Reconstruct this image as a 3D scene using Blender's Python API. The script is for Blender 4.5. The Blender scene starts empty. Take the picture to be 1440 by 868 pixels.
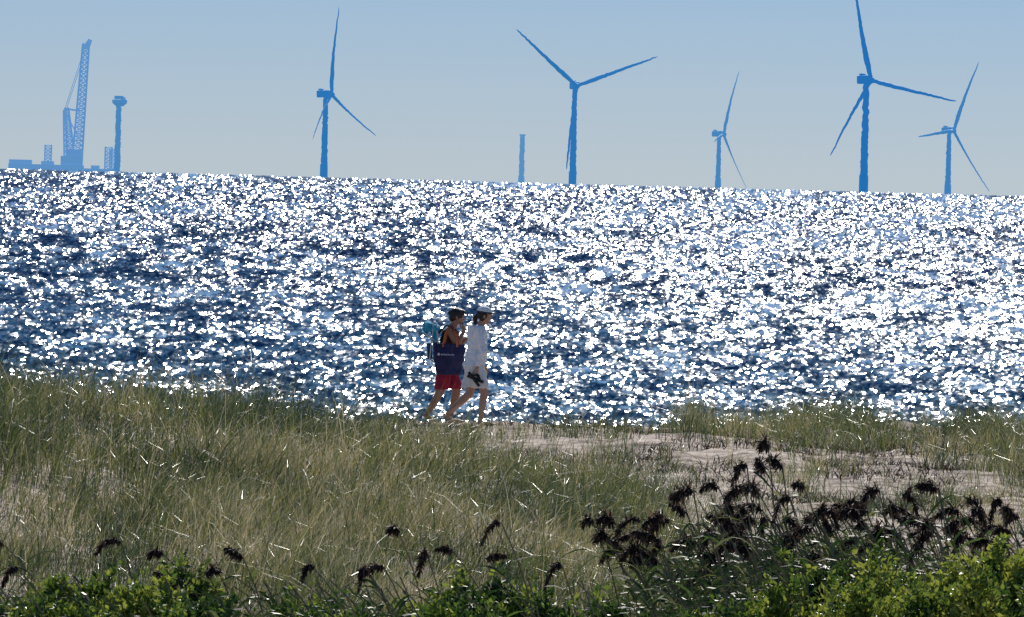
import bpy, bmesh, math, random
import numpy as np
from mathutils import Vector, Matrix
random.seed(7); rng=np.random.default_rng(7)
scene=bpy.context.scene
scene.view_settings.view_transform='Standard'; scene.view_settings.look='None'
scene.view_settings.exposure=0

# ---------------------------------------------------------------- camera
H=6.0; F=16000.0; RE=6.37e6
ROLL=math.radians(1.55); PITCH=198.4/F
c,s=math.cos(ROLL),math.sin(ROLL)
Fw=Vector((0,math.cos(PITCH),-math.sin(PITCH))); R0=Vector((1,0,0)); U0=Vector((0,math.sin(PITCH),math.cos(PITCH)))
Rr=R0*c+U0*s; Up=U0*c-R0*s
C=Vector((0,0,H))
def P(px,py,d):
    dx=px-720; dy=py-434
    return C+(Fw+Rr*(dx/F)-Up*(dy/F))*d
cam=bpy.data.cameras.new("camera"); cam.lens=400; cam.sensor_width=36; cam.clip_start=1; cam.clip_end=100000
co=bpy.data.objects.new("camera",cam); scene.collection.objects.link(co)
M=Matrix(((Rr.x,Up.x,-Fw.x,C.x),(Rr.y,Up.y,-Fw.y,C.y),(Rr.z,Up.z,-Fw.z,C.z),(0,0,0,1)))
co.matrix_world=M; scene.camera=co

# ---------------------------------------------------------------- light
SE=math.radians(38); SA=math.radians(7)
S=Vector((math.sin(SA)*math.cos(SE),math.cos(SA)*math.cos(SE),math.sin(SE)))
sl=bpy.data.lights.new("sun",'SUN'); sl.energy=5.0; sl.angle=math.radians(0.5); sl.color=(1,0.95,0.87)
so=bpy.data.objects.new("sun",sl); so.rotation_mode='QUATERNION'; so.rotation_quaternion=(-S).to_track_quat('-Z','Y'); so.location=(0,50,60)
scene.collection.objects.link(so)
w=bpy.data.worlds.new("World"); scene.world=w; w.use_nodes=True
nt=w.node_tree; bg=nt.nodes['Background']; sky=nt.nodes.new('ShaderNodeTexSky'); sky.sky_type='NISHITA'; sky.sun_disc=False
sky.sun_elevation=SE; sky.sun_rotation=SA; sky.dust_density=0.3; sky.ozone_density=3.0; sky.air_density=1.0
geo=nt.nodes.new('ShaderNodeTexCoord'); sp=nt.nodes.new('ShaderNodeSeparateXYZ'); nt.links.new(geo.outputs['Generated'],sp.inputs[0])
rmp=nt.nodes.new('ShaderNodeMapRange'); rmp.inputs['From Min'].default_value=-0.002; rmp.inputs['From Max'].default_value=0.198
nt.links.new(sp.outputs['Z'],rmp.inputs['Value'])
tint=nt.nodes.new('ShaderNodeValToRGB'); tc_=tint.color_ramp; tc_.elements.new(0.5)
for e_,(p_,c_) in zip(tc_.elements,((0.0,(0.38,0.54,0.92)),(0.10,(0.26,0.43,0.85)),(1.0,(0.62,0.78,0.94)))): e_.position=p_; e_.color=(*c_,1)
nt.links.new(rmp.outputs[0],tint.inputs[0])
mul=nt.nodes.new('ShaderNodeMix'); mul.data_type='RGBA'; mul.blend_type='MULTIPLY'; mul.inputs['Factor'].default_value=1
nt.links.new(sky.outputs[0],mul.inputs['A']); nt.links.new(tint.outputs[0],mul.inputs['B'])
nt.links.new(mul.outputs['Result'],bg.inputs[0]); bg.inputs[1].default_value=0.1

# ---------------------------------------------------------------- material helpers
def mat(name,col=(0.5,0.5,0.5),rough=0.7,spec=0.3,var=0.0,scale=20,bump=0.0,emit=None,es=0):
    m=bpy.data.materials.new(name); m.use_nodes=True; t=m.node_tree; b=t.nodes['Principled BSDF']
    b.inputs['Base Color'].default_value=(*col,1); b.inputs['Roughness'].default_value=rough
    b.inputs['Specular IOR Level'].default_value=spec
    if var>0 or bump>0:
        tc=t.nodes.new('ShaderNodeTexCoord'); n=t.nodes.new('ShaderNodeTexNoise'); n.inputs['Scale'].default_value=scale; n.inputs['Detail'].default_value=4
        t.links.new(tc.outputs['Object'],n.inputs['Vector'])
        r=t.nodes.new('ShaderNodeValToRGB'); r.color_ramp.elements[0].position=0.3; r.color_ramp.elements[1].position=0.7
        r.color_ramp.elements[0].color=(*[x*(1-var) for x in col],1); r.color_ramp.elements[1].color=(*[min(1,x*(1+var)) for x in col],1)
        t.links.new(n.outputs['Fac'],r.inputs[0]); t.links.new(r.outputs[0],b.inputs['Base Color'])
        if bump>0:
            bp=t.nodes.new('ShaderNodeBump'); bp.inputs['Strength'].default_value=bump; bp.inputs['Distance'].default_value=0.02
            t.links.new(n.outputs['Fac'],bp.inputs['Height']); t.links.new(bp.outputs[0],b.inputs['Normal'])
    if emit:
        b.inputs['Emission Color'].default_value=(*emit,1); b.inputs['Emission Strength'].default_value=es
    return m
def plantmat(name,stops,rough=0.4,spec=0.5,trans=0.35,pscale=0.35,pinf=0.35):
    m=bpy.data.materials.new(name); m.use_nodes=True; t=m.node_tree; b=t.nodes['Principled BSDF']; out=t.nodes['Material Output']
    a=t.nodes.new('ShaderNodeAttribute'); a.attribute_name='rnd'
    g=t.nodes.new('ShaderNodeNewGeometry'); n=t.nodes.new('ShaderNodeTexNoise'); n.inputs['Scale'].default_value=pscale; n.inputs['Detail'].default_value=3
    t.links.new(g.outputs['Position'],n.inputs['Vector'])
    ma=t.nodes.new('ShaderNodeMath'); ma.operation='SUBTRACT'; ma.inputs[1].default_value=0.5; t.links.new(n.outputs['Fac'],ma.inputs[0])
    mb=t.nodes.new('ShaderNodeMath'); mb.operation='MULTIPLY_ADD'; mb.inputs[1].default_value=pinf*4; t.links.new(ma.outputs[0],mb.inputs[0]); t.links.new(a.outputs['Fac'],mb.inputs[2])
    r=t.nodes.new('ShaderNodeValToRGB'); cr=r.color_ramp
    while len(cr.elements)<len(stops): cr.elements.new(0.5)
    for e,(p,cc) in zip(cr.elements,stops): e.position=p; e.color=(*cc,1)
    t.links.new(mb.outputs[0],r.inputs[0]); t.links.new(r.outputs[0],b.inputs['Base Color'])
    b.inputs['Roughness'].default_value=rough; b.inputs['Specular IOR Level'].default_value=spec
    tr=t.nodes.new('ShaderNodeBsdfTranslucent'); t.links.new(r.outputs[0],tr.inputs[0])
    mx=t.nodes.new('ShaderNodeMixShader'); mx.inputs[0].default_value=trans
    t.links.new(b.outputs[0],mx.inputs[1]); t.links.new(tr.outputs[0],mx.inputs[2]); t.links.new(mx.outputs[0],out.inputs[0])
    return m

# ---------------------------------------------------------------- numpy mesh helper
def npmesh(name,V,Q,mats,rnd=None,midx=None,smooth=False):
    me=bpy.data.meshes.new(name); nv=len(V); nf=len(Q)
    me.vertices.add(nv); me.vertices.foreach_set('co',np.ascontiguousarray(V,dtype=np.float32).ravel())
    me.loops.add(nf*4); me.loops.foreach_set('vertex_index',np.ascontiguousarray(Q,dtype=np.int32).ravel())
    me.polygons.add(nf); me.polygons.foreach_set('loop_start',np.arange(0,nf*4,4,dtype=np.int32))
    if midx is not None: me.polygons.foreach_set('material_index',np.asarray(midx,dtype=np.int32))
    me.update(calc_edges=True)
    for m in mats: me.materials.append(m)
    if rnd is not None:
        a=me.attributes.new('rnd','FLOAT','POINT'); a.data.foreach_set('value',np.asarray(rnd,dtype=np.float32))
    me.polygons.foreach_set('use_smooth',np.full(nf,smooth))
    o=bpy.data.objects.new(name,me); scene.collection.objects.link(o); return o

_perm=rng.random((256,256))
def vnoise(x,y):
    xi=np.floor(x).astype(int); yi=np.floor(y).astype(int); fx=x-xi; fy=y-yi
    fx=fx*fx*(3-2*fx); fy=fy*fy*(3-2*fy)
    g=lambda a,b:_perm[a%256,b%256]
    return (g(xi,yi)*(1-fx)+g(xi+1,yi)*fx)*(1-fy)+(g(xi,yi+1)*(1-fx)+g(xi+1,yi+1)*fx)*fy-0.5
def sst(a,b,x):
    t=np.clip((x-a)/(b-a),0,1); return t*t*(3-2*t)

# ---------------------------------------------------------------- terrain
def Z(x,y):
    x=np.asarray(x,float); y=np.asarray(y,float)
    z=np.interp(y,[-40,0,20,60,85,120,140,158,163,172,190,232,300],[4.6,4.4,3.9,2.1,2.1,2.36,2.38,2.37,2.33,1.9,1.2,0.0,-3.0])
    mh=np.interp(x,[-40,-9,-5.3,-3.5,-2.0,-0.8,0.3,1.2,2.2,3.5],[1.5,1.5,1.38,1.22,1.02,0.82,0.6,0.38,0.12,0])
    yy=y-110
    prof=np.where(yy<0,np.exp(-(yy/19.0)**2),np.exp(-(yy/9.0)**2))
    z=z+mh*prof
    near=sst(168,160,y)
    z=z+near*(0.16*vnoise(x*0.9+3,y*0.30)+0.10*vnoise(x*2.3,y*0.8+9))
    z=z+0.14*np.exp(-((y-161)/4)**2)*sst(2.0,5.0,x)
    wk=np.exp(-((y-160)/2.0)**2)*sst(3.0,1.0,x)
    z=z*(1-wk)+2.36*wk
    return z
xs=np.concatenate([np.linspace(-200,-13,20),np.linspace(-12,12,190),np.linspace(13,200,20)])
ys=np.concatenate([np.linspace(-40,70,25),np.linspace(71,170,330),np.linspace(172,300,30)])
X,Y=np.meshgrid(xs,ys); ZZ=Z(X,Y)
fine=(0.02*vnoise(X*7,Y*3)+0.045*vnoise(X*4.1,Y*1.6))*sst(168,160,Y)
V=np.stack([X,Y,ZZ+fine],-1).reshape(-1,3); nx=len(xs); ny=len(ys)
i=np.arange(ny-1)[:,None]*nx+np.arange(nx-1)[None,:]
Q=np.stack([i,i+1,i+nx+1,i+nx],-1).reshape(-1,4)
sand=bpy.data.materials.new("sand"); sand.use_nodes=True; t=sand.node_tree; b=t.nodes['Principled BSDF']
g=t.nodes.new('ShaderNodeNewGeometry')
n1=t.nodes.new('ShaderNodeTexNoise'); n1.inputs['Scale'].default_value=1.6; n1.inputs['Detail'].default_value=9; n1.inputs['Roughness'].default_value=0.7
n2=t.nodes.new('ShaderNodeTexNoise'); n2.inputs['Scale'].default_value=5; n2.inputs['Detail'].default_value=6
t.links.new(g.outputs['Position'],n1.inputs[0]); t.links.new(g.outputs['Position'],n2.inputs[0])
r=t.nodes.new('ShaderNodeValToRGB'); r.color_ramp.elements[0].position=0.38; r.color_ramp.elements[0].color=(0.17,0.13,0.10,1)
r.color_ramp.elements[1].position=0.58; r.color_ramp.elements[1].color=(0.60,0.50,0.41,1)
t.links.new(n1.outputs['Fac'],r.inputs[0]); t.links.new(r.outputs[0],b.inputs['Base Color']); b.inputs['Roughness'].default_value=0.95
b.inputs['Specular IOR Level'].default_value=0.1
bp=t.nodes.new('ShaderNodeBump'); bp.inputs['Strength'].default_value=1.0; bp.inputs['Distance'].default_value=0.15
t.links.new(n2.outputs['Fac'],bp.inputs['Height']); t.links.new(bp.outputs[0],b.inputs['Normal'])
npmesh("ground",V,Q,[sand],smooth=True)

# ---------------------------------------------------------------- sea (curved with the earth)
ang=np.concatenate([np.linspace(-0.7,-0.085,40),np.linspace(-0.084,0.084,1500),np.linspace(0.085,0.7,40)])
yr=np.concatenate([np.geomspace(150,5500,70),np.linspace(5700,12000,34)])
A,Yg=np.meshgrid(ang,yr); Xg=A*Yg
zz=-(Xg**2+Yg**2)/(2*RE)
rough=rng.normal(0,1,A.shape); lowf=vnoise(A*900,Yg*0.004)
zz=zz+sst(2500,6500,Yg)*(rough*0.28+lowf*0.8)
V=np.stack([Xg,Yg,zz],-1).reshape(-1,3); nx=len(ang); ny=len(yr)
i=np.arange(ny-1)[:,None]*nx+np.arange(nx-1)[None,:]
Q=np.stack([i,i+1,i+nx+1,i+nx],-1).reshape(-1,4)
sm=bpy.data.materials.new("sea_water"); sm.use_nodes=True; t=sm.node_tree; b=t.nodes['Principled BSDF']
L=t.links.new
def MA(op,a,b_=None,c_=None,clamp=False):
    n=t.nodes.new('ShaderNodeMath'); n.operation=op; n.use_clamp=clamp
    for k,v in enumerate((a,b_,c_)):
        if v is None: continue
        if isinstance(v,(int,float)): n.inputs[k].default_value=v
        else: L(v,n.inputs[k])
    return n.outputs[0]
g=t.nodes.new('ShaderNodeNewGeometry'); sp=t.nodes.new('ShaderNodeSeparateXYZ'); L(g.outputs['Position'],sp.inputs[0])
u=MA('MULTIPLY',MA('DIVIDE',sp.outputs['X'],sp.outputs['Y']),F)
p=MA('ADD',MA('DIVIDE',F*H,sp.outputs['Y']),MA('MULTIPLY',sp.outputs['Y'],F/(2*RE)))
def wave(wx,wy,seed,detail=4,rough=0.65):
    cb=t.nodes.new('ShaderNodeCombineXYZ'); L(MA('DIVIDE',u,wx),cb.inputs[0]); L(MA('DIVIDE',p,wy),cb.inputs[1]); cb.inputs[2].default_value=seed
    n=t.nodes.new('ShaderNodeTexNoise'); n.inputs['Scale'].default_value=1; n.inputs['Detail'].default_value=detail; n.inputs['Roughness'].default_value=rough
    n.inputs['Distortion'].default_value=0.4
    L(cb.outputs[0],n.inputs['Vector']); return n.outputs['Color']
def facet(wx,wy,seed):
    cb=t.nodes.new('ShaderNodeCombineXYZ'); L(MA('DIVIDE',u,wx),cb.inputs[0]); L(MA('DIVIDE',p,wy),cb.inputs[1]); cb.inputs[2].default_value=seed
    n=t.nodes.new('ShaderNodeTexVoronoi'); n.inputs['Scale'].default_value=1; L(cb.outputs[0],n.inputs['Vector']); return n.outputs['Color']
def mixc(f,a,b_):
    m=t.nodes.new('ShaderNodeMix'); m.data_type='RGBA'; L(f,m.inputs['Factor']); L(a,m.inputs['A']); L(b_,m.inputs['B']); return m.outputs['Result']
def mr(v,a,b_,c_=0,d_=1):
    m=t.nodes.new('ShaderNodeMapRange'); L(v,m.inputs[0]); m.inputs[1].default_value=a; m.inputs[2].default_value=b_; m.inputs[3].default_value=c_; m.inputs[4].default_value=d_; return m.outputs[0]
wA=wave(10,4.2,1.3); wB=wave(22,8,5.1); wC=wave(38,13,9.7)
wv=mixc(mr(p,150,320),mixc(mr(p,40,130),wA,wB),wC)
fc=mixc(mr(p,90,260),facet(3.0,2.0,2.2),facet(5.0,3.2,7.7))
sc=t.nodes.new('ShaderNodeSeparateColor'); L(wv,sc.inputs[0])
sf=t.nodes.new('ShaderNodeSeparateColor'); L(fc,sf.inputs[0])
lg=wave(130,22,14.2,5,0.65); sg=t.nodes.new('ShaderNodeSeparateColor'); L(lg,sg.inputs[0])
bias=MA('ADD',mr(p,22,330,-0.04,0.06),mr(u,-720,720,0.045,-0.045))
sy=MA('MULTIPLY_ADD',MA('SUBTRACT',sc.outputs[1],0.5),1.7,0.39)
sy=MA('ADD',MA('ADD',sy,MA('MULTIPLY',MA('SUBTRACT',sg.outputs[0],0.5),0.9)),bias)
sy=MA('MULTIPLY_ADD',MA('SUBTRACT',sf.outputs[1],0.5),0.34,sy)
sy=MA('MAXIMUM',sy,0.12)
sx=MA('MULTIPLY_ADD',MA('SUBTRACT',sf.outputs[0],0.5),0.55,MA('MULTIPLY',MA('SUBTRACT',sc.outputs[0],0.5),1.2))
cb=t.nodes.new('ShaderNodeCombineXYZ'); L(sx,cb.inputs[0]); L(MA('MULTIPLY',sy,-1.0),cb.inputs[1]); cb.inputs[2].default_value=1
vn=t.nodes.new('ShaderNodeVectorMath'); vn.operation='NORMALIZE'; L(cb.outputs[0],vn.inputs[0]); L(vn.outputs[0],b.inputs['Normal'])
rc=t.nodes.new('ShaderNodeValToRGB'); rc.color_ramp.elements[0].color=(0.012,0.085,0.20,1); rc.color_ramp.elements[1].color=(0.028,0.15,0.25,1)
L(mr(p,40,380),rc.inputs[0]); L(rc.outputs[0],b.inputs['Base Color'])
b.inputs['Roughness'].default_value=0.165; b.inputs['IOR'].default_value=1.33
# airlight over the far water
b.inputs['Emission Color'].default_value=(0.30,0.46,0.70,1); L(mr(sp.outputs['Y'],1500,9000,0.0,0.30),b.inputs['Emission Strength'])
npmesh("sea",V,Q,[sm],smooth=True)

# ---------------------------------------------------------------- vegetation blades
def blade_arrays(base,h,lean,wd,rnd,levels=(0,.3,.55,.8,1.0),wf=(1,.95,.8,.5,.1)):
    N=len(h); yaw=rng.uniform(0,math.pi,N); wx=np.cos(yaw)*wd/2; wy=np.sin(yaw)*wd/2
    ln=np.hypot(lean[:,0],lean[:,1]); vs=[]
    for tt,ff in zip(levels,wf):
        px=base[:,0]+lean[:,0]*h*tt**2; py=base[:,1]+lean[:,1]*h*tt**2; pz=base[:,2]+h*(tt-0.35*ln*tt**3)
        vs.append(np.stack([px-wx*ff,py-wy*ff,pz],-1)); vs.append(np.stack([px+wx*ff,py+wy*ff,pz],-1))
    k=len(levels); V=np.stack(vs,1).reshape(-1,3)
    b0=np.arange(N)[:,None]*(2*k)
    Q=np.concatenate([np.stack([b0[:,0]+2*j,b0[:,0]+2*j+1,b0[:,0]+2*j+3,b0[:,0]+2*j+2],-1) for j in range(k-1)])
    return V,Q,np.repeat(rnd,2*k)
def combine(lst):
    Vs,Qs,Rs,Ms=[],[],[],[]; off=0
    for it in lst:
        V,Q,R=it[:3]; m=it[3] if len(it)>3 else 0
        Vs.append(V); Qs.append(Q+off); Rs.append(R); Ms.append(np.full(len(Q),m)); off+=len(V)
    return np.concatenate(Vs),np.concatenate(Qs),np.concatenate(Rs),np.concatenate(Ms)
def field(n,x0,x1,y0,y1,dens,hm,hs,leanx,wm,rm,clump=6,spread=0.07,hv=.9):
    nc=n//clump; cx=rng.uniform(x0,x1,nc); cy=rng.uniform(y0,y1,nc); keep=rng.random(nc)<dens(cx,cy); cx=cx[keep]; cy=cy[keep]
    ch=np.clip(rng.normal(1,0.18,len(cx)),.6,1.6)*(1+hv*vnoise(cx*0.8,cy*0.3+5)+.5*vnoise(cx*2.7,cy*.7+5))
    cr=rng.normal(0,0.13,len(cx))-0.65*vnoise(cx*1.3+11,cy*.35); cl=rng.normal(0,.2,len(cx))
    x=np.repeat(cx,clump)+rng.normal(0,spread,len(cx)*clump); y=np.repeat(cy,clump)+rng.normal(0,spread,len(cx)*clump)
    N=len(x); h=np.abs(rng.normal(hm,hs,N))*np.repeat(ch,clump)
    lean=np.stack([rng.normal(leanx,0.38,N)+np.repeat(cl,clump),rng.normal(0,0.35,N)],-1)
    return blade_arrays(np.stack([x,y,Z(x,y)-0.02],-1),h,lean,rng.uniform(.7,1.3,N)*wm,np.clip(rng.normal(rm,0.2,N)+np.repeat(cr,clump),0.02,0.98))
grass=plantmat("dune_grass",[(0.0,(0.010,0.024,0.006)),(0.28,(0.042,0.074,0.012)),(0.58,(0.135,0.165,0.028)),(0.8,(0.33,0.28,0.11)),(1.0,(0.54,0.45,0.27))],rough=0.37,spec=1.0,trans=0.38,pscale=.6,pinf=.55)
def edge(y): return np.interp(y,[86,98,104,110,116,122],[9,9,3.2,2.1,1.0,-0.5])
def d1(x,y): return np.where(x<edge(y)+vnoise(x*2,y*.6)*1.2,1.0,0.0)*(0.7+0.9*vnoise(x*1.1,y*.4))
def dback(x,y):
    e=sst(1.9,2.8,x+0.8*vnoise(x*1.4,y*.5)); bandd=np.where(y>158,np.exp(-((y-158)/4)**2),np.exp(-((y-158)/6.0)**2))
    return np.clip(e*bandd*(0.55+2.2*vnoise(x*1.6+7,y*.3)),0,1)+0.09*sst(-1,1,x)*bandd
def dright(x,y):
    return sst(4.8,6.2,x+(y-150)*0.03+1.2*vnoise(x*.9,y*.2+3))*(.6+1.6*vnoise(x*1.2,y*.3))
def dsand(x,y):
    q=vnoise(x*1.5+2,y*.3+8); return np.where(q>0.14,0.8,0.05)
lst=[field(165000,-9,9,85,122,d1,0.38,0.12,0.2,0.0066,0.36),
     field(55000,-9,9,85,103,d1,0.42,0.12,0.25,0.0055,0.78),
     field(85000,-2,9.5,145,168,dback,0.38,0.11,0.05,0.0065,0.42,clump=9,spread=.05),
     field(36000,3,9,118,156,dright,0.38,0.12,0.05,0.007,0.45,clump=8),
     field(29000,-1,7,114,158,dsand,0.26,0.1,0.1,0.007,0.5,clump=9,spread=.05)]
V,Q,Rn,_=combine(lst); npmesh("dune_grass",V,Q,[grass],Rn)
n=16000; cx=rng.uniform(-2,8,n); cy=rng.uniform(120,161,n); kp=vnoise(cx*1.2+30,cy*.25)>0.02; cx=cx[kp]; cy=cy[kp]; N=len(cx)
lean=np.stack([rng.normal(0,1.3,N),rng.normal(0,1.2,N)],-1)
litter=mat("dry_stalks",(0.055,0.032,0.02),0.8)
V,Q,Rn=blade_arrays(np.stack([cx,cy,Z(cx,cy)],-1),rng.uniform(.05,.24,N),lean,np.full(N,0.013),np.zeros(N))
npmesh("beach_wrack",V,Q,[litter],Rn)

# ---------------------------------------------------------------- reeds
items=[]
stemM=plantmat("reed_stem",[(0,(0.05,0.06,0.03)),(1,(0.18,0.15,0.08))],trans=.1)
leafM=plantmat("reed_leaf",[(0,(0.010,0.024,0.007)),(0.5,(0.03,0.062,0.015)),(0.8,(0.09,0.14,0.03)),(1,(0.24,0.22,0.09))],trans=.4,rough=.48,spec=.4)
plumeM=plantmat("reed_plume",[(0,(0.016,0.010,0.009)),(0.55,(0.05,0.030,0.024)),(1,(0.20,0.13,0.09))],trans=.35,rough=.65,spec=.25,pinf=.2)
def strip(pts,wds,yaw,rnd,m):
    pts=np.array(pts); k=len(pts); wv=np.array([math.cos(yaw),math.sin(yaw)*.6,0.25*math.sin(yaw*3)])
    a=pts-wv*np.array(wds)[:,None]/2; bb=pts+wv*np.array(wds)[:,None]/2
    V=np.stack([a,bb],1).reshape(-1,3); Q=np.array([[2*j,2*j+1,2*j+3,2*j+2] for j in range(k-1)]); return (V,Q,np.full(2*k,rnd),m)
def reed(top,plume=True,leafn=7,ls=1.0):
    top=np.array(top)
    bx=top[0]+random.uniform(.12,.55); by=top[1]+random.uniform(-.2,.2); bz=float(Z(bx,by)); hh=top[2]-bz
    pts=[[bx+(top[0]-bx)*(j/8)**2.2,by+(top[1]-by)*j/8,bz+hh*j/8] for j in range(9)]
    for yw in (0.2,1.7): items.append(strip(pts,[.010]*9,yw,random.random(),0))
    for k in range(leafn):
        q=random.uniform(.25,.9); f=q*8; j=int(f); p0=np.array(pts[j])*(1-(f-j))+np.array(pts[min(j+1,8)])*(f-j)
        ln=random.uniform(.22,.55)*ls; dr=random.choice([-1,-1,1]); dx=dr*random.uniform(.3,1); dy=random.uniform(-.5,.5); up=random.uniform(.3,1.1)
        lp=[p0+np.array([dx*ln*v,dy*ln*v,ln*(up*v-0.85*v*v)]) for v in (0,.2,.4,.6,.8,1)]
        items.append(strip(lp,[.010,.028,.030,.024,.013,.002],random.uniform(0,3.1),random.random(),1))
    if plume:
        ln=random.uniform(.12,.21)*(1 if ls>=1 else .8); dirx=random.uniform(-1.2,-0.25)*(1 if random.random()<.8 else -1); drp=random.choice([random.uniform(.1,.9),random.uniform(1.0,2.4)]); fat=random.uniform(.75,1.3)*(1 if ls>=1 else .68)
        for k in range(230):
            v=random.random(); ax=top+np.array([dirx*ln*v,0,ln*(0.85*v-drp*v*v)])
            rr=(.062*math.sin(math.pi*min(1,v*.8+.14))+.010)*fat
            sd=np.array([random.gauss(0,1),random.gauss(0,1),random.gauss(-.35,1.0)]); sd/=np.linalg.norm(sd)
            e=ax+sd*rr*random.uniform(.3,1.3)+np.array([dirx*.02,0,-.018])
            items.append(strip([ax,(ax+e)/2+np.array([0,0,.006]),e],[.006,.014,.004],random.uniform(0,3.1),random.random()**1.5,2))
heads=[(170,762),(228,778),(250,822),(342,785),(290,805),(560,747),(705,736),(637,775),(683,785),(600,780),(515,803),(540,798),(440,797),(790,795),(832,732),(850,760),(868,775),(885,792),(915,758),(925,792),(960,700),(965,722),(1010,685),(1018,700),(1050,655),(1080,626),(1045,690),(1110,700),(1160,715),(1190,710),(1235,688),(1270,695),(1320,688),(1350,720),(1385,722),(1400,740),(1290,730),(1430,727),(1205,740),(1170,750),(1000,750),(980,765),(1040,742),(1130,745),(4,765),(25,800),(1075,660),(1100,655),(900,775),(1240,745),(1330,745),(1375,735),(1185,725),(1218,718),(975,690),(1030,725),(1065,690),(1145,730)]
for (hx,hy) in heads: reed(P(hx,hy,random.uniform(80,83) if hx<800 else random.uniform(85,88)),True,7 if hx>800 else 5,1 if hx>800 else .7)
for k in range(52): reed(P(random.choice([random.uniform(840,1430),random.uniform(1000,1430)]),random.gauss(748,24),random.uniform(84,88)),True,6)
for k in range(420):
    hx=random.choice([random.uniform(860,1440),random.uniform(930,1330),random.uniform(930,1200)]); hy=random.uniform(735,845) if random.random()<.88 else random.uniform(695,740)
    if hx<950: hy=max(hy,785)
    reed(P(hx,hy,random.uniform(82,91)),False,8)
for k in range(150): reed(P(random.uniform(-40,850),random.uniform(808,865),random.uniform(79,84)),False,6,.7)
V,Q,Rn,Mi=combine(items); npmesh("reed_bed",V,Q,[stemM,leafM,plumeM],Rn,Mi)

# ---------------------------------------------------------------- shrubs
leaf=plantmat("shrub_leaf",[(0,(0.012,0.03,0.007)),(0.35,(0.04,0.085,0.014)),(0.65,(0.12,0.185,0.025)),(1,(0.33,0.36,0.055))],rough=.42,spec=.45,trans=.45,pscale=2.4,pinf=.5)
twig=mat("shrub_twig",(0.06,0.045,0.03),.8)
def shrub(px,py,d,rx,rz,n,tone=.45):
    top=P(px,py,d); gz=float(Z(top.x,d)); cz=top.z-rz
    nl=12+int(rx*16)
    lob=[]
    for k in range(nl):
        a=random.uniform(0,2*math.pi); e=random.uniform(-.2,1.3); q=random.uniform(.45,1.0)
        lob.append((top.x+rx*q*math.cos(a)*math.cos(e),d+rx*.9*q*math.sin(a)*math.cos(e),cz+rz*q*math.sin(e)-.08,random.uniform(.07,.17)))
    lob=np.array(lob); idx=rng.integers(0,nl,n); v=rng.normal(0,1,(n,3)); v/=np.linalg.norm(v,axis=1)[:,None]
    rad=lob[idx,3]*rng.uniform(.5,1.15,n); cpt=lob[idx,:3]+v*rad[:,None]
    ns=22
    sb=lob[rng.integers(0,nl,ns),:3]; sdv=np.stack([rng.normal(0,.45,ns),rng.normal(0,.3,ns),np.ones(ns)],-1)
    sh=rng.random(n)<.14; si=rng.integers(0,ns,sh.sum()); q=rng.uniform(.06,.24,sh.sum())[:,None]
    cpt[sh]=sb[si]+sdv[si]*q+rng.normal(0,.012,(sh.sum(),3))
    ax=v*.6+rng.normal(0,.6,(n,3)); ax[:,2]+=.5; ax/=np.linalg.norm(ax,axis=1)[:,None]
    sd=np.cross(ax,rng.normal(0,1,(n,3))); sd/=np.linalg.norm(sd,axis=1)[:,None]
    nn=np.cross(ax,sd); ll=rng.uniform(.035,.07,n)[:,None]; ww=ll*.27
    V=np.stack([cpt,cpt+ax*ll*.5+sd*ww+nn*ww*.3,cpt+ax*ll,cpt+ax*ll*.5-sd*ww+nn*ww*.3],1).reshape(-1,3)
    Q=np.arange(n*4).reshape(-1,4); R=np.repeat(np.clip(rng.normal(tone,.17,n)+rng.normal(0,.18,nl)[idx],0,1),4)
    its=[(V,Q,R,0)]
    for k in range(nl):
        b0=np.array([top.x+random.uniform(-.1,.1),d,gz-.05]); e=lob[k,:3]
        mid=(b0+e)/2+np.array([random.uniform(-.1,.1),0,.05])
        for yw in (0.2,1.7): its.append(strip([b0,mid,e],[.018,.012,.005],yw,.5,1))
    V,Q,R,Mi=combine(its); npmesh("bayberry_shrub",V,Q,[leaf,twig],R,Mi)
for a in [(30,842,82,.5,.5,3500,.35),(115,800,82,.38,.5,4400,.7),(195,810,80.5,.38,.5,4400,.68),(262,790,83,.28,.5,3500,.62),(330,842,81,.5,.45,3500,.3),(430,846,82,.45,.4,3000,.4),(520,852,80.5,.5,.4,3500,.4),
          (600,822,83,.36,.5,3800,.6),(690,812,82,.4,.5,4000,.55),(770,836,83,.5,.5,3500,.4),(850,852,81,.5,.45,3500,.35),(950,858,81.5,.5,.4,3000,.4),(1040,846,80.5,.5,.4,3500,.6),
          (1110,822,82,.4,.5,4000,.7),(1180,798,83,.4,.55,4500,.65),(1255,780,82,.42,.65,5000,.68),(1325,782,81,.42,.65,5500,.85),(1400,757,82,.45,.75,6500,.75),(1290,816,80,.5,.5,5000,.8),(1395,806,79.8,.6,.5,5500,.85),(1200,832,79.8,.5,.4,4000,.75),
          (-30,838,82,.5,.5,3000,.5),(1480,752,82,.5,.7,5000,.68),(250,850,79.5,.5,.35,3500,.55),(80,850,79.5,.5,.35,3500,.55),(650,850,79.5,.5,.35,3500,.5)]:
    shrub(*a)

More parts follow.
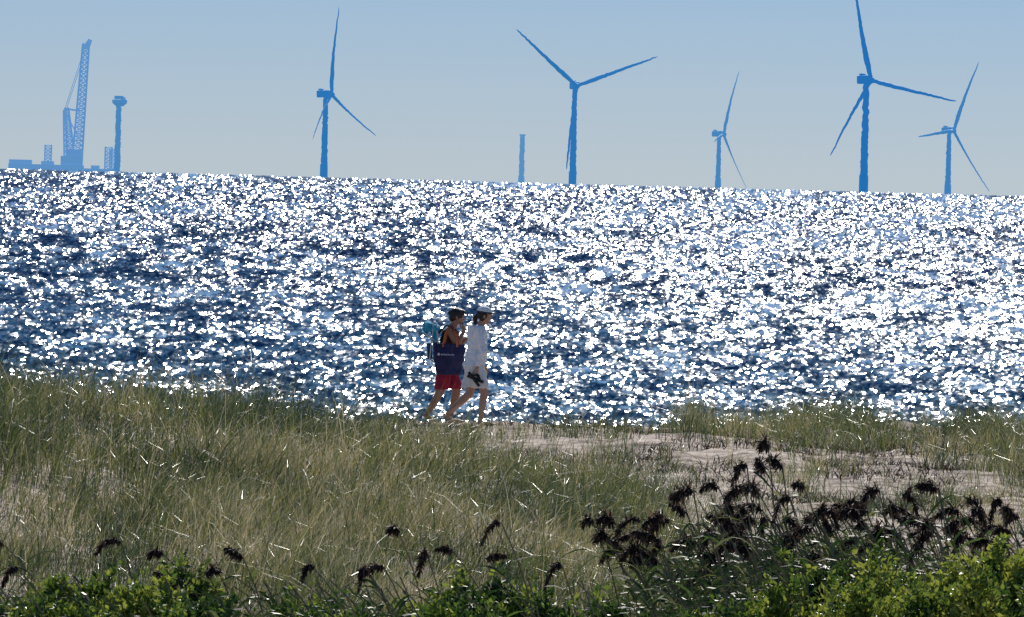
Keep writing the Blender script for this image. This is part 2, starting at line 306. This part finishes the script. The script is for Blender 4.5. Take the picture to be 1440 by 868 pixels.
# ---------------------------------------------------------------- generic bmesh helpers
def link(o,parent=None):
    scene.collection.objects.link(o)
    if parent: o.parent=parent
    return o
def empty(name,loc):
    e=bpy.data.objects.new(name,None); e.location=loc; e.empty_display_size=.2; scene.collection.objects.link(e); return e
def ring_loft(bm,rings):
    vs=[[bm.verts.new(v) for v in r] for r in rings]; n=len(vs[0])
    for a,b_ in zip(vs[:-1],vs[1:]):
        for k in range(n): bm.faces.new((a[k],a[(k+1)%n],b_[(k+1)%n],b_[k]))
    bm.faces.new(list(reversed(vs[0]))); bm.faces.new(vs[-1])
def frame(d):
    d=d.normalized(); a=Vector((0,0,1)) if abs(d.z)<.9 else Vector((1,0,0)); x=d.cross(a).normalized(); return x,d.cross(x).normalized()
def cone(bm,p1,p2,r1,r2,n=12,caps=True):
    p1=Vector(p1); p2=Vector(p2); x,y=frame(p2-p1)
    f=lambda p_,r_:[p_+x*(r_*math.cos(2*math.pi*k/n))+y*(r_*math.sin(2*math.pi*k/n)) for k in range(n)]
    ring_loft(bm,[f(p1,r1),f(p2,r2)])
def ball(bm,p_,r,rot=None,u=16,v=10):
    if not hasattr(r,'__len__'): r=(r,r,r)
    m=Matrix.Translation(Vector(p_))@((rot.to_4x4()) if rot else Matrix.Identity(4))@Matrix.Diagonal((*r,1))
    bmesh.ops.create_uvsphere(bm,u_segments=u,v_segments=v,radius=1,matrix=m)
def chain(bm,pts,rad,n=12):
    for k in range(len(pts)-1): cone(bm,pts[k],pts[k+1],rad[k],rad[k+1],n)
    for p_,r_ in zip(pts,rad): ball(bm,p_,r_)
def loft(bm,secs,n=24):
    rings=[]
    for (cx,cy,cz,rx,ry) in secs: rings.append([Vector((cx+rx*math.cos(2*math.pi*k/n),cy+ry*math.sin(2*math.pi*k/n),cz)) for k in range(n)])
    ring_loft(bm,rings)
def box(bm,ctr,size,rot=None):
    m=Matrix.Translation(Vector(ctr))@(rot.to_4x4() if rot else Matrix.Identity(4))@Matrix.Diagonal((*size,1))
    bmesh.ops.create_cube(bm,size=1,matrix=m)
def fin(bm,name,material,parent,remesh=None,smooth=3,folds=0,bevel=0,shade=True):
    bmesh.ops.recalc_face_normals(bm,faces=bm.faces)
    me=bpy.data.meshes.new(name); bm.to_mesh(me); bm.free(); me.materials.append(material)
    for f in me.polygons: f.use_smooth=shade
    o=bpy.data.objects.new(name,me); link(o,parent)
    if remesh:
        m=o.modifiers.new("r",'REMESH'); m.mode='VOXEL'; m.voxel_size=remesh; m.use_smooth_shade=True
        if smooth: m=o.modifiers.new("s",'SMOOTH'); m.iterations=smooth; m.factor=.5
        if folds:
            tx=bpy.data.textures.new(name+"_folds",'CLOUDS'); tx.noise_scale=.09; tx.noise_depth=2
            m=o.modifiers.new("d",'DISPLACE'); m.texture=tx; m.strength=folds; m.mid_level=.5
    if bevel:
        m=o.modifiers.new("b",'BEVEL'); m.width=bevel; m.segments=2
    return o

# ---------------------------------------------------------------- wind turbines etc.
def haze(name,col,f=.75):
    return mat(name,tuple(x*.4 for x in col),.6,.2,emit=col,es=f)  # distance haze put in as blue base colour plus a blue glow
def wob(): return random.gauss(0,.3)
def tower(bm,x,y,z0,z1,r0,r1,n=16,seg=46):
    rings=[]
    for k in range(seg+1):
        q=k/seg; rr=r0+(r1-r0)*q; ox=wob(); rr*=random.uniform(.93,1.07)
        rings.append([Vector((x+ox+rr*math.cos(2*math.pi*j/n),y+rr*math.sin(2*math.pi*j/n),z0+(z1-z0)*q)) for j in range(n)])
    ring_loft(bm,rings)
def turbine(hub,base_py,Lpx,psi,phi0,col):
    d=F*107.0/Lpx; hp=P(hub[0],hub[1],d); psi=math.radians(psi)
    e=empty("wind_turbine",(hp.x,hp.y,hp.z)); ml=haze("hazed_turbine_paint",col)  # blue is airlight set into the material, not the turbine's own paint
    drop=-(d*d)/(2*RE); ax=Vector((math.sin(psi),-math.cos(psi),0.06)).normalized()
    tb=-ax*7.5; tb.z=0
    bm=bmesh.new(); zb=drop-3-hp.z
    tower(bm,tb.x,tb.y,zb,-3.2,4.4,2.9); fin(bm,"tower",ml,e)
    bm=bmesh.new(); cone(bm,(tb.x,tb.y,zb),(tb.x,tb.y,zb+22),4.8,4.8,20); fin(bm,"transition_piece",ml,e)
    bm=bmesh.new(); rot=ax.to_track_quat('X','Z').to_matrix()
    box(bm,tb*1.35+Vector((0,0,.6)),(17,8.5,8.5),rot); box(bm,tb*1.9+Vector((0,0,6)),(6,5,2.2),rot)
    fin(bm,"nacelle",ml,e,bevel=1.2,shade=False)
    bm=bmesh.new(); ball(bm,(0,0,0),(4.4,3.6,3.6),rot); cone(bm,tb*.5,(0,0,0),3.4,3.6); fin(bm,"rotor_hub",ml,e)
    hx=Vector((math.cos(psi),math.sin(psi),0)); up=hx.cross(-ax) ; up=up if up.z>0 else -up
    for k in range(3):
        ph=math.radians(phi0+120*k); dr=(hx*math.sin(ph)+up*math.cos(ph)); tg=(hx*math.cos(ph)-up*math.sin(ph))
        bm=bmesh.new(); rings=[]; N=34
        for j in range(N+1):
            q=j/N; ctr=dr*(107*q)+ax*(107*(0.07*q+0.075*q*q))+Vector((wob()*.8,0,wob()*.8))*(1 if q>.03 else 0)
            if q<.05: ch,th=2.3,2.3
            else:
                ch=np.interp(q,[.05,.2,.5,.8,.97,1],[2.2,3.1,2.1,1.4,.8,.2])*1.0; th=max(.22,ch*np.interp(q,[.05,.2,.6,1],[.9,.5,.33,.25]))
            tw=math.radians(30*(1-q)+8); cd=tg*math.cos(tw)+ax*math.sin(tw); td=cd.cross(dr)
            rings.append([ctr+cd*(ch*math.cos(2*math.pi*m/10))+td*(th*math.sin(2*math.pi*m/10)) for m in range(10)])
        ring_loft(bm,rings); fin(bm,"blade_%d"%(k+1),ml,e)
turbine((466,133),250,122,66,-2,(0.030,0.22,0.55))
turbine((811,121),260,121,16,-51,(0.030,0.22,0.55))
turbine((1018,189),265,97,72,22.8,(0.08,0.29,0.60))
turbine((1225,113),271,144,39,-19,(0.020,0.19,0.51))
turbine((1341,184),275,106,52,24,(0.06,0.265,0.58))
d=13000
def seaz(d_): return -(d_*d_)/(2*RE)-2
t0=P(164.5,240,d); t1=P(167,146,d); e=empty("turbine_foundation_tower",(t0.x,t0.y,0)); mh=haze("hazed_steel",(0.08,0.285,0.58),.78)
bm=bmesh.new(); tower(bm,0,0,seaz(d),t1.z,3.6,2.9); fin(bm,"tower",mh,e)
bm=bmesh.new(); cone(bm,(1,0,t1.z-3),(1,0,t1.z+1),4,8.5); cone(bm,(1,0,t1.z+1),(1,0,t1.z+4.5),8.5,8.5); box(bm,(0,0,t1.z+7),(10,8,4)); box(bm,(5,0,t1.z+5),(5,6,5)); fin(bm,"work_platform",mh,e,shade=False)
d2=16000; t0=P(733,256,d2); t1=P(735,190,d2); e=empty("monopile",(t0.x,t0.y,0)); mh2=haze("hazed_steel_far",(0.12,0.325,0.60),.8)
bm=bmesh.new(); tower(bm,0,0,seaz(d2),t1.z,3.9,3.3,seg=30); fin(bm,"pile",mh2,e)
bm=bmesh.new(); cone(bm,(0,0,t1.z-1),(0,0,t1.z+1),4.3,4.3); cone(bm,(0,0,seaz(d2)),(0,0,seaz(d2)+16),4.6,4.4); fin(bm,"collar",mh2,e)
# crane vessel
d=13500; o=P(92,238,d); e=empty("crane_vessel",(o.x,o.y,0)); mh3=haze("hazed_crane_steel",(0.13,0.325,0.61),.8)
def lp(px,py,dy=0):
    v=P(px,py,d); return Vector((v.x-o.x,dy,v.z))
def lattice(bm,a,b_,wa,wb,nseg,r,dirx=None):
    ax=(b_-a).normalized(); sx=ax.cross(Vector((0,1,0))).normalized(); sy=Vector((0,1,0)); prev=None
    for k in range(nseg+1):
        q=k/nseg; wd=(wa+(wb-wa)*q)/2; ctr=a+(b_-a)*q; cs=[ctr+sx*wd*i_+sy*wd*j_ for i_,j_ in ((-1,-1),(1,-1),(1,1),(-1,1))]
        for m in range(4): cone(bm,cs[m],cs[(m+1)%4],r*.7,r*.7,5)
        if prev:
            for m in range(4): cone(bm,prev[m],cs[m],r,r,5); cone(bm,prev[m],cs[(m+1)%4],r*.7,r*.7,5)
        prev=cs
def bx(bm,x0,x1,y0,y1,dep):
    a=lp(x0,y1); b_=lp(x1,y0); box(bm,((a.x+b_.x)/2,0,(a.z+b_.z)/2),(abs(b_.x-a.x),dep,abs(b_.z-a.z)))
bm=bmesh.new()
bx(bm,12,86,232,244,26); bx(bm,13,45,225,233,18); bx(bm,16,30,228,232,20); bx(bm,58,76,227,233,14); bx(bm,80,118,233,246,24); bx(bm,118,160,238,247,20); bx(bm,128,140,233,239,10)
fin(bm,"hull",mh3,e,shade=False)
bm=bmesh.new(); lattice(bm,lp(67,238),lp(68,204),7.5,7.5,7,.75); lattice(bm,lp(152,240),lp(153,207),8,8,6,.8); lattice(bm,lp(158,240),lp(158,210),6,6,6,.7); fin(bm,"jack_up_legs",mh3,e,shade=False)
bm=bmesh.new(); lattice(bm,lp(108,230),lp(121,62),11.5,7.5,26,1.05); lattice(bm,lp(121,68),lp(127,56),6,3,3,.9); box(bm,lp(121,64),(8,5,6)); fin(bm,"boom",mh3,e,shade=False)
bm=bmesh.new(); lattice(bm,lp(101,232),lp(94,152),9,4,12,1.05); lattice(bm,lp(92,232),lp(91,155),3,3,10,.8); cone(bm,lp(90,153),lp(113,156),1.2,1.2,6); cone(bm,lp(93,160),lp(112,196),.8,.8,6); fin(bm,"mast",mh3,e,shade=False)
bm=bmesh.new(); box(bm,lp(101,228),(26,18,14)); box(bm,lp(104,216),(17,14,10)); cone(bm,lp(101,238),lp(101,226),9,8,16); fin(bm,"crane_house",mh3,e,shade=False)
bm=bmesh.new()
for a,b_ in (((91,154),(121,62)),((94,152),(119,75)),((91,154),(90,225))): cone(bm,lp(*a),lp(*b_),.4,.4,5)
fin(bm,"cables",mh3,e)

# ---------------------------------------------------------------- people
skin=mat("skin",(0.36,0.18,0.11),.55,.35,var=.12,scale=14)
skin2=mat("skin_light",(0.46,0.25,0.16),.55,.35,var=.12,scale=14)
hair=mat("dark_hair",(0.02,0.012,0.009),.5,.4,var=.4,scale=60,bump=.6)
def hand(bm,W,dv,nv,side=1,curl=.5,sc=1.0):
    W=Vector(W); dv=Vector(dv).normalized(); nv=Vector(nv); nv=(nv-dv*nv.dot(dv)).normalized(); sv=dv.cross(nv).normalized()*side
    lens=[.068,.078,.072,.056]
    for i_ in range(4):
        off=(.027-.018*i_); k0=W+dv*.012+sv*off*.6; k1=W+dv*(.088-.004*abs(i_-1))*sc+sv*off
        cone(bm,k0,k1,.014,.0115,10); ball(bm,k1,.0115); ball(bm,k0,.014)
        p_=k1; a=.25*curl; rr=.0098
        for j in range(3):
            a+=curl*(.75 if j else .35); q=p_+(dv*math.cos(a)+nv*math.sin(a))*lens[i_]*(.45,.32,.25)[j]*sc
            cone(bm,p_,q,rr,rr*.9,8); ball(bm,q,rr*.9); p_=q; rr*=.9
    b0=W+dv*.025+sv*.022; b1=b0+(dv*.55+sv*.6+nv*.35).normalized()*.04; b2=b1+(dv*.8+sv*.15+nv*.5).normalized()*.032; b3=b2+(dv*.8+nv*.6).normalized()*.022
    chain(bm,[b0,b1,b2,b3],[.015,.012,.0105,.009],8)
def rotY(a): return Matrix.Rotation(a,3,'Y')
def head(bm,hc,tilt=0.15):
    R=rotY(tilt); f=lambda x,y,z: Vector(hc)+R@Vector((x,y,z))
    ball(bm,f(-.008,0,.025),(.094,.074,.088),R); ball(bm,f(.022,0,-.02),(.068,.06,.082),R); ball(bm,f(.045,0,-.078),(.034,.032,.028),R); ball(bm,f(.02,0,-.065),(.05,.048,.035),R)
    ball(bm,f(.066,0,.03),(.026,.05,.02),R)
    ball(bm,f(.087,0,-.018),(.022,.013,.016),R); cone(bm,f(.078,0,.02),f(.098,0,-.016),.008,.012,8)
    ball(bm,f(.078,0,-.047),(.014,.024,.006),R); ball(bm,f(.076,0,-.058),(.013,.02,.006),R)
    for sg in (-1,1):
        ball(bm,f(.05,.038*sg,-.022),(.024,.018,.022),R)
        ball(bm,f(-.008,.076*sg,-.008),(.018,.008,.03),R)
    return f
def eyes(f,parent):
    bm=bmesh.new()
    for sg in (-1,1): ball(bm,f(.076,.030*sg,.0),(.011,.013,.009))
    fin(bm,"eyes",mat("eye_white",(.7,.68,.65),.3,.5),parent)
    bm=bmesh.new()
    for sg in (-1,1): ball(bm,f(.084,.031*sg,.0),(.005,.006,.006)); cone(bm,f(.078,.016*sg,.024),f(.07,.048*sg,.026),.004,.003,6)
    fin(bm,"irises_and_brows",hair,parent)
def foot(bm,heel,toe):
    heel=Vector(heel); toe=Vector(toe); d_=(toe-heel)
    cone(bm,heel,heel+d_*.7,.034,.030,12); ball(bm,heel,.034)
    for sg in (-1.2,-.6,0,.6,1.2):
        a=heel+d_*.62+Vector((0,1,0))*.018*sg; b_=heel+d_*(1-.06*abs(sg-.8))+Vector((0,1,0))*.02*sg; chain(bm,[a,b_],[.022,.012],8)

# --- person in white
gB=P(665,597,159.6); B=empty("walking_woman",(gB.x,gB.y,2.36))
bm=bmesh.new()
f=head(bm,(.125,0,1.545),.12); chain(bm,[(.06,0,1.36),(.10,0,1.48)],[.058,.05])
loft(bm,[(.0,0,.80,.10,.15),(0,0,.9,.11,.16),(.02,0,1.05,.09,.125),(.04,0,1.2,.10,.14),(.05,0,1.32,.095,.155),(.055,0,1.385,.06,.10)])
chain(bm,[(.03,-.17,1.34),(.10,-.225,1.08),(.045,-.235,.835)],[.048,.038,.026])
chain(bm,[(.04,.17,1.34),(.0,.215,1.08),(.13,.22,.86)],[.048,.038,.026])
hand(bm,(.045,-.235,.835),(-.15,0,-1),(-1,.2,0),-1,.95)
hand(bm,(.13,.22,.86),(.3,0,-1),(0,-1,0),1,.4)
chain(bm,[(.02,-.085,.84),(.15,-.085,.475),(.13,-.085,.33),(.11,-.085,.10)],[.088,.056,.054,.035]); foot(bm,(.095,-.085,.045),(.33,-.09,.035))
chain(bm,[(-.01,.085,.84),(-.05,.085,.46),(-.18,.085,.33),(-.355,.085,.17)],[.088,.056,.053,.035]); foot(bm,(-.385,.085,.13),(-.24,.085,.03))
fin(bm,"body",skin2,B,remesh=.006,smooth=2)
eyes(f,B)
white=mat("white_cotton",(.80,.79,.78),.85,.15,var=.06,scale=9); cream=mat("cream_shorts",(.76,.72,.67),.85,.15,var=.06,scale=9)
bm=bmesh.new()
loft(bm,[(-.005,0,.84,.145,.19),(0,0,.9,.145,.19),(.015,0,1.05,.13,.165),(.035,0,1.2,.135,.17),(.045,0,1.32,.12,.175),(.055,0,1.385,.085,.12),(.07,0,1.41,.07,.075)])
chain(bm,[(.03,-.165,1.34),(.115,-.23,1.08),(.055,-.237,.875)],[.068,.062,.046]); chain(bm,[(.04,.165,1.34),(.01,.215,1.08),(.12,.22,.9)],[.068,.06,.045])
ball(bm,(-.03,0,1.36),(.085,.10,.06)); ball(bm,(-.07,0,1.30),(.05,.08,.07))
fin(bm,"hooded_pullover",white,B,remesh=.009,smooth=4,folds=.06)
bm=bmesh.new()
loft(bm,[(0,0,.92,.125,.165),(0,0,.82,.14,.185),(.01,0,.74,.14,.18)])
loft(bm,[(.02,-.09,.86,.10,.09),(.07,-.09,.7,.115,.10),(.125,-.09,.54,.11,.10)]); loft(bm,[(-.01,.09,.86,.10,.09),(-.035,.09,.7,.115,.10),(-.055,.09,.54,.12,.10)])
fin(bm,"shorts",cream,B,remesh=.009,smooth=3,folds=.045)
bm=bmesh.new(); R=rotY(.12)
ball(bm,f(-.022,0,.02),(.096,.083,.09),R); chain(bm,[f(-.10,0,0),f(-.13,0,-.05),f(-.12,0,-.12),f(-.11,0,-.17)],[.03,.034,.027,.010])
ball(bm,f(-.03,-.05,-.02),(.05,.034,.06),R); ball(bm,f(-.03,.05,-.02),(.05,.034,.06),R)
fin(bm,"ponytail_hair",hair,B,remesh=.008,smooth=2,folds=.012)
capM=mat("white_cap",(.8,.8,.8),.8,.2,var=.05,scale=30); capD=mat("dark_cap_panel",(.05,.05,.08),.8,.2)
bm=bmesh.new(); ball(bm,f(-.01,0,.052),(.112,.096,.088),R,24,14)
bmesh.ops.bisect_plane(bm,geom=bm.verts[:]+bm.edges[:]+bm.faces[:],plane_co=f(-.01,0,.048),plane_no=R@Vector((0,0,1)),clear_inner=True)
ball(bm,f(-.01,0,.141),(.01,.01,.006)); fin(bm,"cap_crown",capM,B).modifiers.new("so",'SOLIDIFY').thickness=.006
bm=bmesh.new(); rings=[]
for z_ in (0,.007):
    rings.append([f(.06+.115*math.cos(a)*(1 if abs(a)<1.6 else .1),.078*math.sin(a),.046-.02*math.cos(a)+z_) for a in np.linspace(-math.pi,math.pi,24,endpoint=False)])
ring_loft(bm,rings); fin(bm,"cap_brim",capD,B,shade=False)
bm=bmesh.new()
rings=[[f(-.01+.1155*k_*math.cos(a),.0985*k_*math.sin(a),z_) for a in np.linspace(0,2*math.pi,28,endpoint=False)] for z_,k_ in ((.040,1),(.062,.985))]
ring_loft(bm,rings); fin(bm,"cap_band",capD,B)
shoeM=mat("black_rubber",(.012,.012,.014),.5,.4)
sd=empty("sandals",(0,0,0)); sd.parent=B
for n_,(ox,oy,ang_) in enumerate(((-.0,-.265,.9),(.02,-.225,.35))):
    Rm=Matrix.Rotation(ang_,3,'Y'); bm=bmesh.new(); rings=[]
    out=[(-.12,.0),(-.11,.028),(-.05,.032),(.02,.036),(.08,.044),(.115,.035),(.13,0),(.115,-.035),(.08,-.044),(.02,-.036),(-.05,-.032),(-.11,-.028)]
    cen=Vector((ox-.005,oy,.665))
    for z_ in (-.02,.02): rings.append([cen+Rm@Vector((a,b_,z_)) for a,b_ in out])
    ring_loft(bm,rings)
    for (a,b_) in (((.07,-.035,.01),(.03,0,.065)),((.03,0,.065),(.07,.035,.01)),((-.04,-.03,.01),(-.02,0,.07)),((-.02,0,.07),(-.04,.03,.01)),((-.02,0,.07),(.03,0,.065))):
        chain(bm,[cen+Rm@Vector(a),cen+Rm@Vector(b_)],[.012,.012],6)
    fin(bm,"sandal_%d"%(n_+1),shoeM,sd)

# --- person with bags
gA=P(620,597,160.45); A_=empty("walking_woman",(gA.x,gA.y,2.36))
bm=bmesh.new()
fa=head(bm,(.195,0,1.515),.28); chain(bm,[(.115,0,1.33),(.165,0,1.45)],[.06,.052])
loft(bm,[(.06,0,.80,.11,.16),(.06,0,.9,.12,.165),(.075,0,1.05,.10,.135),(.09,0,1.2,.11,.15),(.10,0,1.3,.10,.165),(.11,0,1.36,.06,.10)])
chain(bm,[(.09,-.18,1.315),(.20,-.25,1.10),(.285,-.12,1.305)],[.05,.04,.027]); hand(bm,(.285,-.12,1.305),(.05,.35,1),(-1,.5,0),1,.8)
chain(bm,[(.10,.18,1.315),(.20,.23,1.09),(.33,.2,1.2)],[.05,.04,.027]); hand(bm,(.33,.2,1.2),(1,-.2,.3),(0,-.3,-1),1,.9)
chain(bm,[(.06,-.09,.84),(-.02,-.09,.46),(-.09,-.09,.32),(-.19,-.09,.155)],[.092,.06,.056,.036]); foot(bm,(-.22,-.09,.11),(-.07,-.09,.03))
chain(bm,[(.08,.09,.84),(.21,.09,.475),(.18,.09,.33),(.13,.09,.10)],[.092,.06,.056,.036]); foot(bm,(.115,.09,.045),(.34,.09,.035))
fin(bm,"body",skin,A_,remesh=.006,smooth=2); eyes(fa,A_)
topM=mat("brown_tank_top",(.10,.035,.03),.85,.15,var=.15,scale=9,bump=.3); redM=mat("red_shorts",(.30,.02,.05),.8,.2,var=.2,scale=12)
bm=bmesh.new(); loft(bm,[(.06,0,.84,.135,.18),(.06,0,.9,.14,.185),(.075,0,1.05,.12,.155),(.09,0,1.2,.13,.165),(.10,0,1.3,.115,.15),(.105,0,1.345,.08,.11)])
ball(bm,(.18,0,1.2),(.05,.12,.06)); fin(bm,"tank_top",topM,A_,remesh=.009,smooth=4,folds=.03)
bm=bmesh.new(); loft(bm,[(.06,0,.9,.13,.175),(.06,0,.82,.145,.19),(.06,0,.74,.14,.185)])
loft(bm,[(.055,-.095,.84,.10,.09),(.02,-.095,.66,.11,.10),(-.005,-.095,.49,.105,.10)]); loft(bm,[(.08,.095,.84,.10,.09),(.14,.095,.66,.11,.10),(.195,.095,.5,.105,.10)])
fin(bm,"shorts",redM,A_,remesh=.009,smooth=3,folds=.03)
bm=bmesh.new(); R=rotY(.28); ball(bm,fa(-.02,0,.028),(.105,.09,.095),R); ball(bm,fa(-.05,0,-.03),(.07,.075,.07),R); ball(bm,fa(.03,0,.085),(.07,.07,.035),R); ball(bm,fa(-.115,0,.02),(.035,.04,.04),R)
fin(bm,"short_hair",hair,A_,remesh=.008,smooth=2,folds=.02)
toteM=mat("navy_tote_canvas",(.022,.024,.075),.75,.25,var=.25,scale=10,bump=.4); strapM=mat("orange_strap",(.45,.13,.05),.7,.2); printM=mat("pale_print",(.55,.52,.62),.7,.2)
tb=empty("tote_bag",(0,0,0)); tb.parent=A_
bm=bmesh.new(); rings=[]
for z_,xa,xb,th in ((.70,-.05,.25,.05),(.72,-.09,.27,.075),(.85,-.11,.29,.085),(1.0,-.13,.31,.075),(1.10,-.14,.32,.045),(1.155,-.13,.31,.03)):
    ring=[]
    for k in range(28):
        a=2*math.pi*k/28; ca,sa=math.cos(a),math.sin(a); ex=.45
        ring.append(Vector(((xa+xb)/2+(xb-xa)/2*math.copysign(abs(ca)**ex,ca),-.335+th*math.copysign(abs(sa)**.7,sa),z_-.03*math.cos((ca)*1.4)*(1 if z_>1.05 else 0))))
    rings.append(ring)
ring_loft(bm,rings); fin(bm,"bag",toteM,tb,remesh=.009,smooth=3,folds=.05)
bm=bmesh.new()
for y0,dx in ((-.38,0),(-.30,.02)): chain(bm,[(.0+dx,y0,1.10),(.03+dx,y0+.03,1.28),(.085,-.175,1.385),(.13,-.19,1.36),(.18+dx,y0+.03,1.25),(.20+dx,y0,1.10)],[.012]*6,8)
fin(bm,"straps",strapM,tb)
bm=bmesh.new(); yb=-.436
cone(bm,(-.055,yb+.004,.985),(-.055,yb,.985),.02,.018,10)
xx=-.025
for hh in (.022,.018,.026,.018,.018,.024,.018,.02,.026,.018):
    box(bm,(xx+.008,yb+.002,.972+hh/2),(.009,.006,hh),Matrix.Rotation(.1,3,'Y')); xx+=.019
fin(bm,"print",printM,tb,shade=False)
tq=mat("turquoise_fabric",(.03,.30,.42),.8,.2,var=.25,scale=12,bump=.3); dk=mat("dark_blue_fabric",(.015,.07,.16),.8,.2,var=.3,scale=18); alu=mat("aluminium_tube",(.55,.56,.58),.35,.5)
bc=empty("folded_beach_chair",(0,0,0)); bc.parent=A_
R=rotY(-.10)
bm=bmesh.new()
for k,(dx,zz_,hx_,hz_) in enumerate(((-.085,1.10,.045,.50),(-.125,1.12,.03,.46))): box(bm,(dx,0,zz_),(hx_,.44,hz_),R)
fin(bm,"fabric_panels",tq,bc,remesh=.012,smooth=3,folds=.03)
bm=bmesh.new()
for k in range(4): box(bm,(-.165,0,.95+.11*k),(.02,.40,.05),R)
box(bm,(-.19,0,1.02),(.06,.34,.22),R); fin(bm,"storage_pouch",dk,bc,remesh=.01,smooth=2,folds=.02)
bm=bmesh.new(); chain(bm,[(-.20,-.19,1.36),(-.22,0,1.38),(-.20,.19,1.36)],[.065,.07,.065]); chain(bm,[(-.11,-.19,1.33),(-.11,.19,1.33)],[.06,.06]); chain(bm,[(-.27,-.15,1.30),(-.27,.15,1.30)],[.045,.045])
fin(bm,"rolled_towel",tq,bc,remesh=.01,smooth=2,folds=.05)
bm=bmesh.new()
for y_ in (-.235,.235): chain(bm,[(-.04,y_,.84),(-.10,y_,1.42),(-.14,y_,1.44),(-.18,y_,.90)],[.009]*4,8); chain(bm,[(-.04,y_,.84),(-.18,y_,.90)],[.009]*2,8); chain(bm,[(-.30,y_,1.30),(-.10,y_,1.16)],[.009,.009],8)
chain(bm,[(-.04,-.235,.84),(-.04,.235,.84)],[.009,.009],8); fin(bm,"frame",alu,bc)
bm=bmesh.new()
for y_ in (-.11,.11): chain(bm,[(-.06,y_,1.28),(.03,y_,1.385),(.12,y_,1.38),(.20,y_,1.24),(.12,y_*1.3,1.08),(-.03,y_*1.4,.98)],[.013]*6,8)
fin(bm,"shoulder_straps",dk,bc)
